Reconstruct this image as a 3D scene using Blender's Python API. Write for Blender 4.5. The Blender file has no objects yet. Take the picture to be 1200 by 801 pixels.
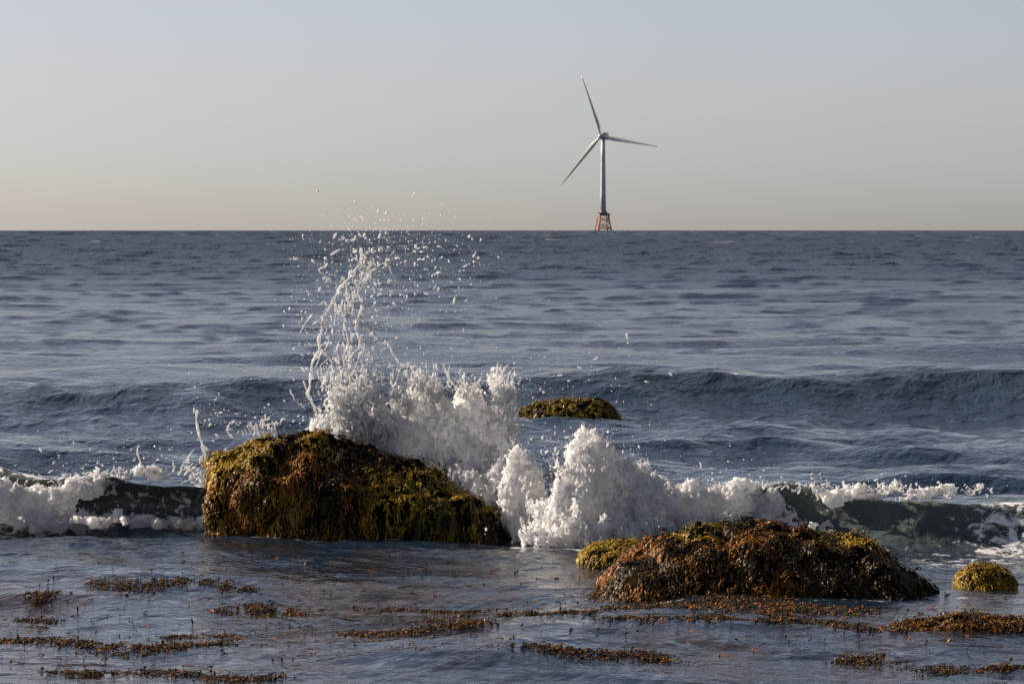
import bpy, math, random
import numpy as np
import openvdb as vdb
from mathutils import Vector, noise as mnoise
from mathutils.bvhtree import BVHTree

rad = math.radians
rng = np.random.default_rng(7)
random.seed(7)
scn = bpy.context.scene
COL = scn.collection

# ------------------------------------------------------------------ camera
CAM_H = 3.0
FPX = 4800.0                       # focal length in photo pixels (1200 wide)
PITCH = math.atan((400.5 - 265.3) / FPX)
cam = bpy.data.cameras.new('camera')
cam.sensor_width = 36.0
cam.lens = FPX / 1200 * 36
cam.clip_start = 0.5
cam.clip_end = 60000
cam.dof.use_dof = True
cam.dof.focus_distance = 39.0
cam.dof.aperture_fstop = 13
cam_o = bpy.data.objects.new('camera', cam)
cam_o.location = (0, 0, CAM_H)
cam_o.rotation_euler = (rad(90) - PITCH, 0, 0)
COL.objects.link(cam_o)
scn.camera = cam_o

# ------------------------------------------------------------------ light
SUN_EL, SUN_AZ = rad(26), rad(-66)         # azimuth from +Y towards +X
sun_dir = Vector((math.sin(SUN_AZ) * math.cos(SUN_EL), math.cos(SUN_AZ) * math.cos(SUN_EL), math.sin(SUN_EL)))
world = bpy.data.worlds.new('World')
scn.world = world
world.use_nodes = True
wn = world.node_tree
wn.nodes.clear()
sky = wn.nodes.new('ShaderNodeTexSky')
sky.sky_type = 'NISHITA'
sky.sun_disc = False
sky.sun_elevation = SUN_EL
sky.sun_rotation = SUN_AZ
sky.altitude = 0
sky.air_density = 0.5
sky.dust_density = 0.8
sky.ozone_density = 0.6
bg = wn.nodes.new('ShaderNodeBackground')
bg.inputs['Strength'].default_value = 0.050
wo = wn.nodes.new('ShaderNodeOutputWorld')
hs = wn.nodes.new('ShaderNodeHueSaturation')       # muted film colours, same for the whole sky
hs.inputs['Saturation'].default_value = 0.62
tint = wn.nodes.new('ShaderNodeMix'); tint.data_type = 'RGBA'; tint.blend_type = 'MULTIPLY'
tint.inputs['Factor'].default_value = 1.0
tint.inputs[7].default_value = (1.06, 0.995, 0.985, 1)
wn.links.new(sky.outputs[0], hs.inputs['Color'])
wn.links.new(hs.outputs[0], tint.inputs[6])
wn.links.new(tint.outputs[2], bg.inputs[0])
wn.links.new(bg.outputs[0], wo.inputs[0])
sun = bpy.data.lights.new('sun', 'SUN')
sun.energy = 5.0
sun.angle = rad(0.55)
sun.color = (1.0, 0.85, 0.70)
sun_o = bpy.data.objects.new('sun', sun)
sun_o.rotation_euler = sun_dir.to_track_quat('Z', 'Y').to_euler()
sun_o.location = (0, 0, 60)
COL.objects.link(sun_o)
scn.view_settings.view_transform = 'Standard'
scn.view_settings.look = 'None'
scn.view_settings.gamma = 1
scn.view_settings.exposure = 1.1
scn.view_settings.use_curve_mapping = False
scn.render.film_transparent = False

# ------------------------------------------------------------------ helpers
def W(px, py, Y):
    """the point at distance Y that the photograph shows at pixel (px, py)"""
    a = (px - 600.0) / FPX
    b = (400.5 - py) / FPX
    dy = math.cos(PITCH) + b * math.sin(PITCH)
    dz = -math.sin(PITCH) + b * math.cos(PITCH)
    s = Y / dy
    return np.array((a * s, Y, CAM_H + dz * s))

def mesh_np(name, V, quads=None, tris=None, smooth=True):
    me = bpy.data.meshes.new(name)
    V = np.ascontiguousarray(V, np.float32).reshape(-1, 3)
    nq = 0 if quads is None else len(quads)
    nt = 0 if tris is None else len(tris)
    loops, starts = [], []
    if nq:
        loops.append(np.asarray(quads, np.int32).ravel()); starts.append(np.arange(nq) * 4)
    if nt:
        loops.append(np.asarray(tris, np.int32).ravel()); starts.append(nq * 4 + np.arange(nt) * 3)
    L = np.concatenate(loops).astype(np.int32)
    S = np.concatenate(starts).astype(np.int32)
    me.vertices.add(len(V)); me.vertices.foreach_set('co', V.ravel())
    me.loops.add(len(L)); me.loops.foreach_set('vertex_index', L)
    me.polygons.add(len(S)); me.polygons.foreach_set('loop_start', S)
    if smooth:
        me.polygons.foreach_set('use_smooth', np.ones(len(S), bool))
    me.update(calc_edges=True)
    me.validate()
    return me

def obj(name, me, mat=None, parent=None, kind=None, label=None):
    o = bpy.data.objects.new(name, me)
    COL.objects.link(o)
    if mat is not None:
        me.materials.append(mat)
    if parent is not None:
        o.parent = parent
        o.matrix_parent_inverse = parent.matrix_basis.inverted()
    if kind: o['kind'] = kind
    if label: o['label'] = label
    return o

def thing(name, label, cat, loc, group=None):
    o = bpy.data.objects.new(name, None)
    o.empty_display_size = 0.3
    o.location = loc
    COL.objects.link(o)
    o['label'] = label; o['category'] = cat
    if group: o['group'] = group
    return o

def attr(me, name, vals):
    a = me.attributes.new(name, 'FLOAT', 'POINT')
    a.data.foreach_set('value', np.ascontiguousarray(vals, np.float32).ravel())

def attr_col(me, name, vals):
    a = me.attributes.new(name, 'FLOAT_COLOR', 'POINT')
    v = np.ones((len(vals), 4), np.float32); v[:, :3] = vals
    a.data.foreach_set('color', v.ravel())

class NT:
    """small node helper"""
    def __init__(s, name):
        s.m = bpy.data.materials.new(name); s.m.use_nodes = True
        s.t = s.m.node_tree; s.t.nodes.clear()
        s.out = s.n('OutputMaterial')
    def n(s, typ, **kw):
        x = s.t.nodes.new('ShaderNode' + typ)
        for k, v in kw.items():
            if k.startswith('i_'): x.inputs[k[2:].replace('_', ' ')].default_value = v
            else: setattr(x, k, v)
        return x
    def l(s, a, b): s.t.links.new(a, b)
    def math(s, op, a, b=None, clamp=False):
        x = s.n('Math', operation=op); x.use_clamp = clamp
        for i, v in enumerate((a, b)):
            if v is None: continue
            if isinstance(v, (int, float)): x.inputs[i].default_value = v
            else: s.l(v, x.inputs[i])
        return x.outputs[0]
    def attr(s, name, out='Fac'):
        return s.n('Attribute', attribute_name=name).outputs[out]
    def noise(s, vec, scale, detail=3.0, rough=0.55, dist=0.0):
        x = s.n('TexNoise'); x.inputs['Scale'].default_value = scale
        x.inputs['Detail'].default_value = detail; x.inputs['Roughness'].default_value = rough
        x.inputs['Distortion'].default_value = dist
        s.l(vec, x.inputs['Vector']); return x.outputs['Fac']
    def coords(s, scale=(1, 1, 1)):
        g = s.n('NewGeometry'); m = s.n('Mapping'); m.inputs['Scale'].default_value = scale
        s.l(g.outputs['Position'], m.inputs['Vector']); return m.outputs['Vector']
    def ramp(s, fac, *stops):
        r = s.n('ValToRGB'); e = r.color_ramp.elements
        while len(e) < len(stops): e.new(0.5)
        for k, (p, c) in enumerate(stops):
            e[k].position = p; e[k].color = (*c, 1) if not isinstance(c, (int, float)) else (c, c, c, 1)
        s.l(fac, r.inputs['Fac']); return r.outputs['Color']

# ------------------------------------------------------------------ materials
def mat_sea():
    t = NT('sea_water')
    p = t.n('BsdfPrincipled')
    p.inputs['IOR'].default_value = 1.333
    c_near = t.coords((1.25, 0.85, 1.0))
    rough = t.attr('rough')
    t.l(rough, p.inputs['Roughness'])
    # water body: slate offshore, olive-brown over the weed near the shore
    mud = t.ramp(t.noise(t.coords((1.0, 0.45, 1)), 0.9, 4), (0.42, 0.0), (0.62, 1.0))
    shore = t.attr('shore')
    f = t.math('MULTIPLY', mud, shore)
    mix = t.n('Mix', data_type='RGBA')
    t.l(f, mix.inputs['Factor'])
    base = t.n('Mix', data_type='RGBA')
    base.inputs[6].default_value = (0.010, 0.023, 0.046, 1)
    base.inputs[7].default_value = (0.085, 0.105, 0.09, 1)  # turbid wave-face green, with sunlight coming through the wave put into the colour
    t.l(t.attr('green'), base.inputs['Factor'])
    t.l(base.outputs[2], mix.inputs[6])
    mix.inputs[7].default_value = (0.022, 0.014, 0.008, 1)
    t.l(mix.outputs[2], p.inputs['Base Color'])
    # ripples
    n1 = t.noise(c_near, 2.6, 2, 0.5, 0.5)
    n2 = t.noise(c_near, 8.0, 3, 0.6, 0.4)
    h = t.math('ADD', t.math('MULTIPLY', n1, 0.075), t.math('MULTIPLY', n2, 0.026))
    h = t.math('MULTIPLY', h, t.attr('ripple'))
    nf = t.noise(t.coords((0.30, 0.06, 1)), 1.0, 5, 0.65, 0.2)
    h = t.math('ADD', h, t.math('MULTIPLY', t.math('MULTIPLY', nf, 1.6), t.attr('farripple')))
    b = t.n('Bump'); b.inputs['Strength'].default_value = 1.0; b.inputs['Distance'].default_value = 1.0
    t.l(h, b.inputs['Height']); t.l(b.outputs[0], p.inputs['Normal'])
    # foam lace
    fo = t.attr('foam')
    lace = t.noise(t.coords((1.0, 0.8, 1.2)), 7.5, 6, 0.62, 1.2)
    m = t.math('SUBTRACT', t.math('ADD', lace, t.math('MULTIPLY', fo, 0.62)), 0.80)
    m = t.math('MULTIPLY', m, 9.0, clamp=True)
    m = t.math('MULTIPLY', m, t.math('MULTIPLY', fo, 3.0, clamp=True))
    foam = t.n('BsdfPrincipled')
    foam.inputs['Base Color'].default_value = (0.72, 0.74, 0.75, 1)
    foam.inputs['Roughness'].default_value = 0.55
    ms = t.n('MixShader')
    t.l(m, ms.inputs[0]); t.l(p.outputs[0], ms.inputs[1]); t.l(foam.outputs[0], ms.inputs[2])
    t.l(ms.outputs[0], t.out.inputs['Surface'])
    return t.m

def mat_foam(name='white_water', col=(0.90, 0.91, 0.92), transl=0.5, rough=0.25, sss=False):
    t = NT(name)
    p = t.n('BsdfPrincipled')
    p.inputs['Base Color'].default_value = (*col, 1)
    p.inputs['Roughness'].default_value = rough
    p.inputs['IOR'].default_value = 1.33
    if sss:
        p.inputs['Subsurface Weight'].default_value = 0.7
        p.inputs['Subsurface Radius'].default_value = (1.0, 1.0, 1.0)
        p.inputs['Subsurface Scale'].default_value = 0.04
    tr = t.n('BsdfTranslucent'); tr.inputs['Color'].default_value = (*col, 1)
    b = t.n('Bump'); b.inputs['Strength'].default_value = 0.7; b.inputs['Distance'].default_value = 0.03
    nn = t.noise(t.coords((1, 1, 0.7)), 24.0, 4, 0.6, 1.5)
    rid = t.math('ABSOLUTE', t.math('SUBTRACT', nn, 0.5))
    t.l(t.math('MULTIPLY', rid, -2.2), b.inputs['Height']); t.l(b.outputs[0], p.inputs['Normal'])
    ms = t.n('MixShader'); ms.inputs[0].default_value = transl
    t.l(p.outputs[0], ms.inputs[1]); t.l(tr.outputs[0], ms.inputs[2])
    t.l(ms.outputs[0], t.out.inputs['Surface'])
    return t.m

def mat_glassy(name='clear_water'):
    """thin water sheets and threads: part clear, part white with air"""
    t = NT(name)
    p = t.n('BsdfPrincipled')
    p.inputs['Base Color'].default_value = (0.80, 0.82, 0.84, 1)
    p.inputs['Roughness'].default_value = 0.12
    p.inputs['IOR'].default_value = 1.33
    tr = t.n('BsdfTranslucent'); tr.inputs['Color'].default_value = (0.82, 0.84, 0.86, 1)
    tp = t.n('BsdfTransparent')
    m1 = t.n('MixShader'); m1.inputs[0].default_value = 0.35
    t.l(p.outputs[0], m1.inputs[1]); t.l(tr.outputs[0], m1.inputs[2])
    m2 = t.n('MixShader')
    t.l(t.ramp(t.noise(t.coords(), 22.0, 3, 0.6), (0.40, 0.0), (0.72, 0.55)), m2.inputs[0])
    t.l(m1.outputs[0], m2.inputs[1]); t.l(tp.outputs[0], m2.inputs[2])
    t.l(m2.outputs[0], t.out.inputs['Surface'])
    return t.m

def mat_weed(name, rough=0.32):
    t = NT(name)
    p = t.n('BsdfPrincipled')
    p.inputs['Roughness'].default_value = rough
    p.inputs['Specular IOR Level'].default_value = 0.09
    n = t.noise(t.coords(), 45.0, 3, 0.6)
    k = t.ramp(n, (0.25, 0.62), (0.75, 1.25))
    mx = t.n('Mix', data_type='RGBA', blend_type='MULTIPLY'); mx.inputs['Factor'].default_value = 1
    t.l(t.attr('Col', 'Color'), mx.inputs[6]); t.l(k, mx.inputs[7])
    t.l(mx.outputs[2], p.inputs['Base Color'])
    t.l(p.outputs[0], t.out.inputs['Surface'])
    return t.m

def mat_rock():
    t = NT('wet_rock')
    p = t.n('BsdfPrincipled'); p.inputs['Roughness'].default_value = 0.6; p.inputs['Specular IOR Level'].default_value = 0.0
    n = t.noise(t.coords(), 9.0, 6, 0.65)
    t.l(t.ramp(n, (0.3, (0.006, 0.005, 0.003)), (0.7, (0.016, 0.011, 0.006))), p.inputs['Base Color'])
    b = t.n('Bump'); b.inputs['Strength'].default_value = 0.7; b.inputs['Distance'].default_value = 0.05
    t.l(t.noise(t.coords(), 22.0, 6, 0.65), b.inputs['Height']); t.l(b.outputs[0], p.inputs['Normal'])
    t.l(p.outputs[0], t.out.inputs['Surface'])
    return t.m

def mat_paint(name, col, rough=0.45, streak=0.12, scale=0.3):
    t = NT(name)
    p = t.n('BsdfPrincipled'); p.inputs['Roughness'].default_value = rough
    n = t.noise(t.coords((1, 1, 0.25)), scale, 5, 0.6)
    a = tuple(c * (1 - streak) for c in col); b = tuple(min(1, c * (1 + streak * 0.5)) for c in col)
    t.l(t.ramp(n, (0.3, a), (0.7, b)), p.inputs['Base Color'])
    t.l(p.outputs[0], t.out.inputs['Surface'])
    return t.m

M_SEA = mat_sea()
M_FOAM = mat_foam()
M_BODY = mat_foam('foam_body', (0.95, 0.955, 0.96), 0.45, 0.3, True)
M_GLASSY = mat_glassy()
M_DROP = mat_foam('water_droplets', (0.95, 0.955, 0.96), 0.5, 0.12)
M_WEED = mat_weed('seaweed_fronds')
M_ROCK = mat_rock()

# ------------------------------------------------------------------ sea
R_EARTH = 6.371e6
HF = CAM_H * FPX

def smooth1(n, length, seed, span):
    """smooth random function of a coordinate over [-span, span] with the given feature length"""
    r = np.random.default_rng(seed)
    m = int(2 * span / length) + 4
    v = r.standard_normal(m)
    def f(x):
        u = (np.asarray(x) + span) / length
        u = np.clip(u, 0, m - 2.001)
        i = u.astype(int); t = u - i; t = t * t * (3 - 2 * t)
        return v[i] * (1 - t) + v[i + 1] * t
    return f

def sstep(a, b, x):
    t = np.clip((np.asarray(x, float) - a) / (b - a), 0, 1)
    return t * t * (3 - 2 * t)

def X_at(px, d): return (px - 600.0) / FPX * d

_fA = smooth1(0, 1.1, 11, 60); _fA2 = smooth1(0, 0.35, 12, 60); _fB = smooth1(0, 3.0, 13, 90); _fB2 = smooth1(0, 1.2, 14, 90)
_fA3 = smooth1(0, 0.8, 15, 60)

def waveA(x):
    """breaking wave: crest distance, height, curl"""
    yc = 41.3 - 0.19 * (x + 4.5) + 0.10 * _fA(x)
    h = 0.46 + (0.04 - 0.025 * sstep(-0.5, 0.5, x)) * _fA(x) + 0.012 * _fA2(x) - 0.07 * sstep(-0.5, 1.0, x)
    h = h * (0.85 + 0.15 * sstep(-8, -3.5, x)) - 0.03 * sstep(2.6, 4.2, x)
    curl = 0.42 * sstep(-1.5, -3.2, x) + 0.22
    return yc, h, curl

def waveB(x):
    yc = 70.0 + 0.9 * _fB(x) + 0.25 * _fB2(x) + 0.03 * x
    h = 0.36 + 0.20 * sstep(-5.0, -1.0, x) + 0.06 * _fB(x + 31) + 0.03 * _fB2(x)
    return yc, h

def build_sea():
    # rows (distances), closest together where waves stand
    rows = [2.0, 5.0, 9.0, 13.0, 17.0, 21.0, 24.0]
    d = 25.6
    while d < 95:
        rows.append(d)
        step = d * d / HF * 1.0
        if 36.5 < d < 43.0: step = 0.03
        elif 61 < d < 76: step = 0.14
        d += step
    kind = [0] * len(rows)
    fronts = []
    d = 96.5
    while d < 2600:
        w = float(np.interp(d, [95, 200, 300, 600], [0.34, 0.5, 0.65, 1.2]))
        sp = max(1.0 * d * d / HF, 4.4 * w)
        fronts.append((d, sp, w)); d += sp * (0.85 + 0.3 * random.random())
    fi = []
    for k, (d, sp, w) in enumerate(fronts):
        rows += [d - w, d, d + 1.6 * w]; kind += [1, 2, 3]; fi += [k, k, k]
    last = rows[-1]
    for q in np.geomspace(last * 1.08, 16000, 26):
        rows.append(q); kind.append(0)
    rows = np.array(rows); kind = np.array(kind)
    # columns (bearings)
    th = list(np.arange(-640, 641, 3.4) / FPX)
    outer = [0.14, 0.15, 0.165, 0.185, 0.21, 0.25, 0.30, 0.37, 0.46, 0.58, 0.75, 1.0, 1.5, 2.4]
    th = np.array([-o for o in reversed(outer)] + th + outer)
    nr, nc = len(rows), len(th)
    D = np.repeat(rows[:, None], nc, 1)
    X = D * th[None, :]
    sp = np.gradient(rows)
    sp = np.where(kind > 0, np.interp(rows, [95, 200, 400], [1.2, 4, 14]), sp)
    sp = np.maximum(sp, rows * 2.05 / FPX)
    Z = np.zeros_like(D); DY = np.zeros_like(D); DX = np.zeros_like(D)
    ripple_att = np.interp(rows, [20, 34, 38, 41, 60, 110, 200], [0.40, 0.40, 0.5, 1.0, 1.0, 0.8, 0.6])
    r = np.random.default_rng(3)
    n = 96
    lam = np.geomspace(0.22, 16, n) * r.uniform(0.93, 1.07, n)
    gust = 0.9 + 0.35 * np.sin(X * 0.21 + 1.3 + 0.11 * D) * np.sin(D * 0.13 + 0.07 * X) + 0.25 * np.sin(X * 0.9 - D * 0.35)
    for i in range(n):
        L = lam[i]
        lod = np.clip(L / (2.4 * sp) - 1.0, 0, 1)
        use = lod > 0
        if not use.any(): continue
        a_dir = r.normal(0.10, 0.72)
        s = 0.027 * (1.0 if L < 1.6 else (1.6 / L) ** 0.5)
        amp = s * L / (2 * math.pi)
        kx, ky = math.sin(a_dir) * 2 * math.pi / L, math.cos(a_dir) * 2 * math.pi / L
        ph = r.uniform(0, 6.28)
        idx = np.where(use)[0]
        A = (amp * lod * (ripple_att if L < 4 else np.ones(nr)))[idx][:, None] * gust[idx]
        P = kx * X[idx] + ky * D[idx] + ph
        Z[idx] += A * np.cos(P)
        DY[idx] += -0.9 * math.cos(a_dir) * A * np.sin(P)
        DX[idx] += -0.9 * math.sin(a_dir) * A * np.sin(P)
    # long swell offshore
    for L, a, dirr, ph in ((31, 0.10, 0.05, 0.4), (38, 0.09, -0.12, 2.0), (24, 0.05, 0.2, 4.0)):
        m = sstep(78, 110, D) * (1 - sstep(700, 1500, D))
        Z += a * m * np.cos(2 * math.pi / L * (math.cos(dirr) * D + math.sin(dirr) * X) + ph)
    # wave fronts far out
    for j in np.where(kind > 0)[0]:
        k = fi[int(np.sum(kind[:j] > 0))]
        d0, s0, w0 = fronts[k]
        A = np.interp(d0, [95, 200, 300, 600, 1500], [0.026, 0.055, 0.085, 0.15, 0.13])
        f = smooth1(0, np.interp(d0, [95, 200, 1000], [0.5, 0.7, 1.6]), 1000 + k, 3.0 * d0)
        g = smooth1(0, 9.0, 5000 + k, 3.0 * d0)
        f2 = smooth1(0, np.interp(d0, [95, 200, 1000], [1.3, 2.2, 4.0]), 3000 + k, 3.0 * d0)
        a = A * np.clip(0.15 + 0.5 * f(X[j]) + 0.6 * f2(X[j]) + 0.25 * g(X[j]), 0.0, 2.2)
        DY[j] += 0.3 * max(0.0, 0.85 * s0 - 2.8 * w0) * np.clip(g(X[j]), -1, 1)
        Z[j] += a * {1: -0.35, 2: 1.0, 3: 0.15}[int(kind[j])]
    # standing-up swell (wave B)
    ycb, hb = waveB(X)
    s = D - ycb
    zb = np.where(s < 0, np.exp(-(s / 2.6) ** 2), np.exp(-(s / 4.2) ** 2))
    fade = np.exp(-(X / 60.0) ** 2)
    Z += hb * fade * zb - 0.10 * np.exp(-((s + 6.0) / 2.6) ** 2) * fade
    DY += -0.55 * (zb ** 3) * fade * (hb / 0.5)
    # breaking wave (wave A)
    yca, ha, curl = waveA(X)
    s = D - yca
    za = np.where(s < 0, np.exp(-(np.abs(s) / 0.50) ** 2.2), np.exp(-(s / 1.7) ** 2))
    fade = np.exp(-(X / 30.0) ** 4)
    Z += ha * fade * za
    DY += -curl * (za ** 2.2) * fade
    Z -= 0.05 * np.exp(-((s + 1.1) / 0.5) ** 2) * fade
    V = np.stack([X + DX, D + DY, Z - (X ** 2 + D ** 2) / (2 * R_EARTH)], -1).reshape(-1, 3)
    ii = np.arange(nr * nc).reshape(nr, nc)
    Q = np.stack([ii[:-1, :-1], ii[:-1, 1:], ii[1:, 1:], ii[1:, :-1]], -1).reshape(-1, 4)
    me = mesh_np('sea', V, Q)
    # attributes
    attr(me, 'rough', np.interp(D, [20, 40, 75, 110, 170, 260, 600, 2000], [0.05, 0.05, 0.07, 0.09, 0.16, 0.34, 0.48, 0.52]))
    attr(me, 'ripple', np.interp(D, [20, 36, 41, 60, 80, 110, 180, 300], [0.55, 0.6, 1.1, 1.3, 1.4, 1.6, 1.5, 0.6]))
    attr(me, 'farripple', np.interp(D, [90, 200, 320, 600, 2000], [0.0, 0.25, 0.8, 1.0, 1.0]))
    attr(me, 'shore', 1 - sstep(36, 40, D))
    front = np.exp(-(np.abs(np.minimum(s, 0)) / 0.8) ** 2) * np.exp(-(np.maximum(s, 0) / 0.5) ** 2)
    attr(me, 'green', np.clip(front + 0.12 * zb, 0, 1))
    px = X / D * FPX + 600
    foam = np.zeros_like(D)
    foam = np.maximum(foam, 0.5 * sstep(935, 960, px) * sstep(-1.6, -0.9, s) * (1 - sstep(0.0, 0.5, s)) * (0.75 + 0.3 * _fA3(X)))
    foam = np.maximum(foam, 0.40 * sstep(1020, 1080, px) * sstep(-5.0, -3.5, s) * (1 - sstep(-1.3, -0.5, s)))
    foam = np.maximum(foam, 0.5 * (1 - sstep(248, 262, px)) * sstep(-1.2, -0.85, s) * (1 - sstep(-0.62, -0.45, s)))
    foam = np.maximum(foam, 0.5 * (1 - sstep(248, 262, px)) * sstep(-0.12, 0.02, s) * (1 - sstep(0.15, 0.5, s)))
    foam = np.maximum(foam, 0.55 * sstep(560, 640, px) * (1 - sstep(880, 960, px)) * sstep(-1.2, -0.8, s) * (1 - sstep(-0.45, -0.1, s)))
    foam = np.maximum(foam, 0.5 * np.exp(-((px - 862) / 18) ** 2) * np.exp(-((D - ycb + 0.6) / 0.6) ** 2))
    ring = lambda d0, wd, p0, p1, a: a * np.exp(-((D - d0 - 0.05 * _fA2(X)) / wd) ** 2) * sstep(p0 - 12, p0 + 8, px) * (1 - sstep(p1 - 8, p1 + 12, px))
    for q in (ring(38.84, 0.10, 246, 600, .52), ring(31.95, 0.07, 700, 1100, .5), ring(63.1, 0.3, 596, 726, .5), ring(32.5, .08, 1125, 1190, .5), ring(38.3, .22, 600, 720, .6)):
        foam = np.maximum(foam, q)
    foam = np.maximum(foam, 0.40 * (1 - sstep(248, 262, px)) * sstep(-0.75, -0.5, s) * (1 - sstep(0.0, 0.2, s)))
    foam = np.maximum(foam, (0.30 + 0.12 * _fA3(X * 0.5)) * (1 - sstep(80, 95, D)) * sstep(900, 1000, px) * sstep(-6, -4, s) * (1 - sstep(-0.2, 0.3, s)))
    attr(me, 'foam', foam)
    global SEA_Z
    SEA_Z = (rows, th, Z)
    o = obj('sea', me, M_SEA, kind='structure')
    o['label'] = 'slate blue sea with low swells running to the horizon'
    return o

build_sea()

def sea_z(x, y):
    rows, th, Z = SEA_Z
    i = np.clip(np.searchsorted(rows, y) - 1, 0, len(rows) - 2); fi = np.clip((y - rows[i]) / (rows[i + 1] - rows[i]), 0, 1)
    t = x / y
    j = np.clip(np.searchsorted(th, t) - 1, 0, len(th) - 2); fj = np.clip((t - th[j]) / (th[j + 1] - th[j]), 0, 1)
    return (Z[i, j] * (1 - fi) + Z[i + 1, j] * fi) * (1 - fj) + (Z[i, j + 1] * (1 - fi) + Z[i + 1, j + 1] * fi) * fj

# ------------------------------------------------------------------ implicit shapes
def fnoise(shape, wl, seed, octaves=((1, 1.0),)):
    """band-limited random field on a grid, unit variance; wl = wavelength in cells per axis"""
    r = np.random.default_rng(seed)
    kx = np.fft.fftfreq(shape[0])[:, None, None] * wl[0]
    ky = np.fft.fftfreq(shape[1])[None, :, None] * wl[1]
    kz = np.fft.rfftfreq(shape[2])[None, None, :] * wl[2]
    k2 = (kx * kx + ky * ky + kz * kz).astype(np.float32)
    amp = 0
    for f, a in octaves:
        q = k2 / (f * f)
        amp = amp + a * q * np.exp(-1.2 * q) / f ** 1.5
    sp = amp * (r.standard_normal(k2.shape, np.float32) + 1j * r.standard_normal(k2.shape, np.float32))
    n = np.fft.irfftn(sp, s=shape).astype(np.float32)
    return (n - n.mean()) / n.std()

def polygonise(F, lo, vox, iso=0.0):
    """surface of F > iso (F positive inside)"""
    F = F.copy()
    F[0] = F[-1] = -1; F[:, 0] = F[:, -1] = -1; F[:, :, 0] = F[:, :, -1] = -1
    g = vdb.FloatGrid(1.0)
    g.copyFromArray(np.ascontiguousarray(-F, np.float32))
    p, q = g.convertToQuads(isovalue=-iso)
    return p.astype(np.float64) * vox + np.asarray(lo), q.astype(np.int32)

def grid(lo, hi, vox):
    n = [max(8, int(math.ceil((hi[i] - lo[i]) / vox))) for i in range(3)]
    n = [k + (k % 2) for k in n]
    ax = [lo[i] + vox * np.arange(n[i], dtype=np.float32) for i in range(3)]
    return n, ax[0][:, None, None], ax[1][None, :, None], ax[2][None, None, :]

def smin(a, b, k):
    h = np.clip(0.5 + 0.5 * (b - a) / k, 0, 1)
    return b * (1 - h) + a * h - k * h * (1 - h)

# ------------------------------------------------------------------ seaweed on rocks
YEL = np.array((0.330, 0.210, 0.020)); OLV = np.array((0.105, 0.085, 0.020)); RUST = np.array((0.235, 0.088, 0.014))
BRN = np.array((0.085, 0.045, 0.016)); DRK = np.array((0.032, 0.022, 0.011))

def fronds(P, Dv, N, L, Wd, col, lift, sag, bulbs=0.6, seed=1):
    """mesh arrays of many tapering blades with swollen tips; all inputs are arrays of one row per blade"""
    r = np.random.default_rng(seed)
    n = len(P)
    S = np.cross(Dv, N); S /= np.linalg.norm(S, axis=1, keepdims=True) + 1e-9
    ts = np.array((0.0, 0.38, 0.75, 1.0)); ws = np.array((0.5, 1.0, 1.0, 0.4)); hs = np.array((0.0, 0.9, 1.0, 0.6))
    bend = r.normal(0, 0.22, n)
    V = np.zeros((n, 4, 3, 3))
    for i in range(4):
        c = P + Dv * (L * ts[i])[:, None] + N * (lift * hs[i])[:, None] + S * (bend * L * ts[i] ** 2)[:, None]
        c[:, 2] -= sag * L * ts[i] ** 2
        w = (Wd * ws[i] * 0.5)[:, None]
        tw = r.normal(0, 0.35, n)[:, None]
        V[:, i, 0] = c - S * w - N * (w * tw)
        V[:, i, 1] = c + N * w * 0.55
        V[:, i, 2] = c + S * w + N * (w * tw)
    tipP = V[:, 3, 1].copy(); tipD = V[:, 3, 1] - V[:, 2, 1]
    base = (np.arange(n) * 12)[:, None]
    q = []
    for i in range(3):
        for j in range(2):
            a = i * 3 + j
            q.append((a, a + 1, a + 4, a + 3))
    Q = (base[:, :, None] + np.array(q)[None]).reshape(-1, 4)
    C = np.repeat(col, 12, 0)
    Vf = V.reshape(-1, 3)
    # swollen tips
    pick = np.where(r.random(n) < bulbs)[0]
    m = len(pick)
    tP = tipP[pick]; tD = tipD[pick]; tD /= np.linalg.norm(tD, axis=1, keepdims=True) + 1e-9
    tN = N[pick]; tS = np.cross(tD, tN); tS /= np.linalg.norm(tS, axis=1, keepdims=True) + 1e-9
    tU = np.cross(tS, tD)
    rl = (Wd[pick] * r.uniform(0.6, 1.1, m))[:, None]; rw = (Wd[pick] * r.uniform(0.6, 0.95, m))[:, None]
    c = tP + tD * rl * 0.4
    B = np.stack([c - tD * rl, c + tS * rw, c + tU * rw, c - tS * rw, c - tU * rw, c + tD * rl], 1)
    bt = np.array([(0, 2, 1), (0, 3, 2), (0, 4, 3), (0, 1, 4), (5, 1, 2), (5, 2, 3), (5, 3, 4), (5, 4, 1)])
    off = len(Vf) + np.arange(m) * 6
    T = (off[:, None, None] + bt[None]).reshape(-1, 3)
    Cb = np.repeat(np.clip(col[pick] * r.uniform(1.0, 1.5, (m, 1)), 0, 0.5), 6, 0)
    return np.concatenate([Vf, B.reshape(-1, 3)]), Q, T, np.concatenate([C, Cb])

def weed_part(name, parent, arrs, label=None, kind='stuff'):
    V, Q, T, C = arrs
    me = mesh_np(name, V, Q, T)
    attr_col(me, 'Col', C)
    return obj(name, me, M_WEED, parent, kind=kind, label=label)

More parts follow.
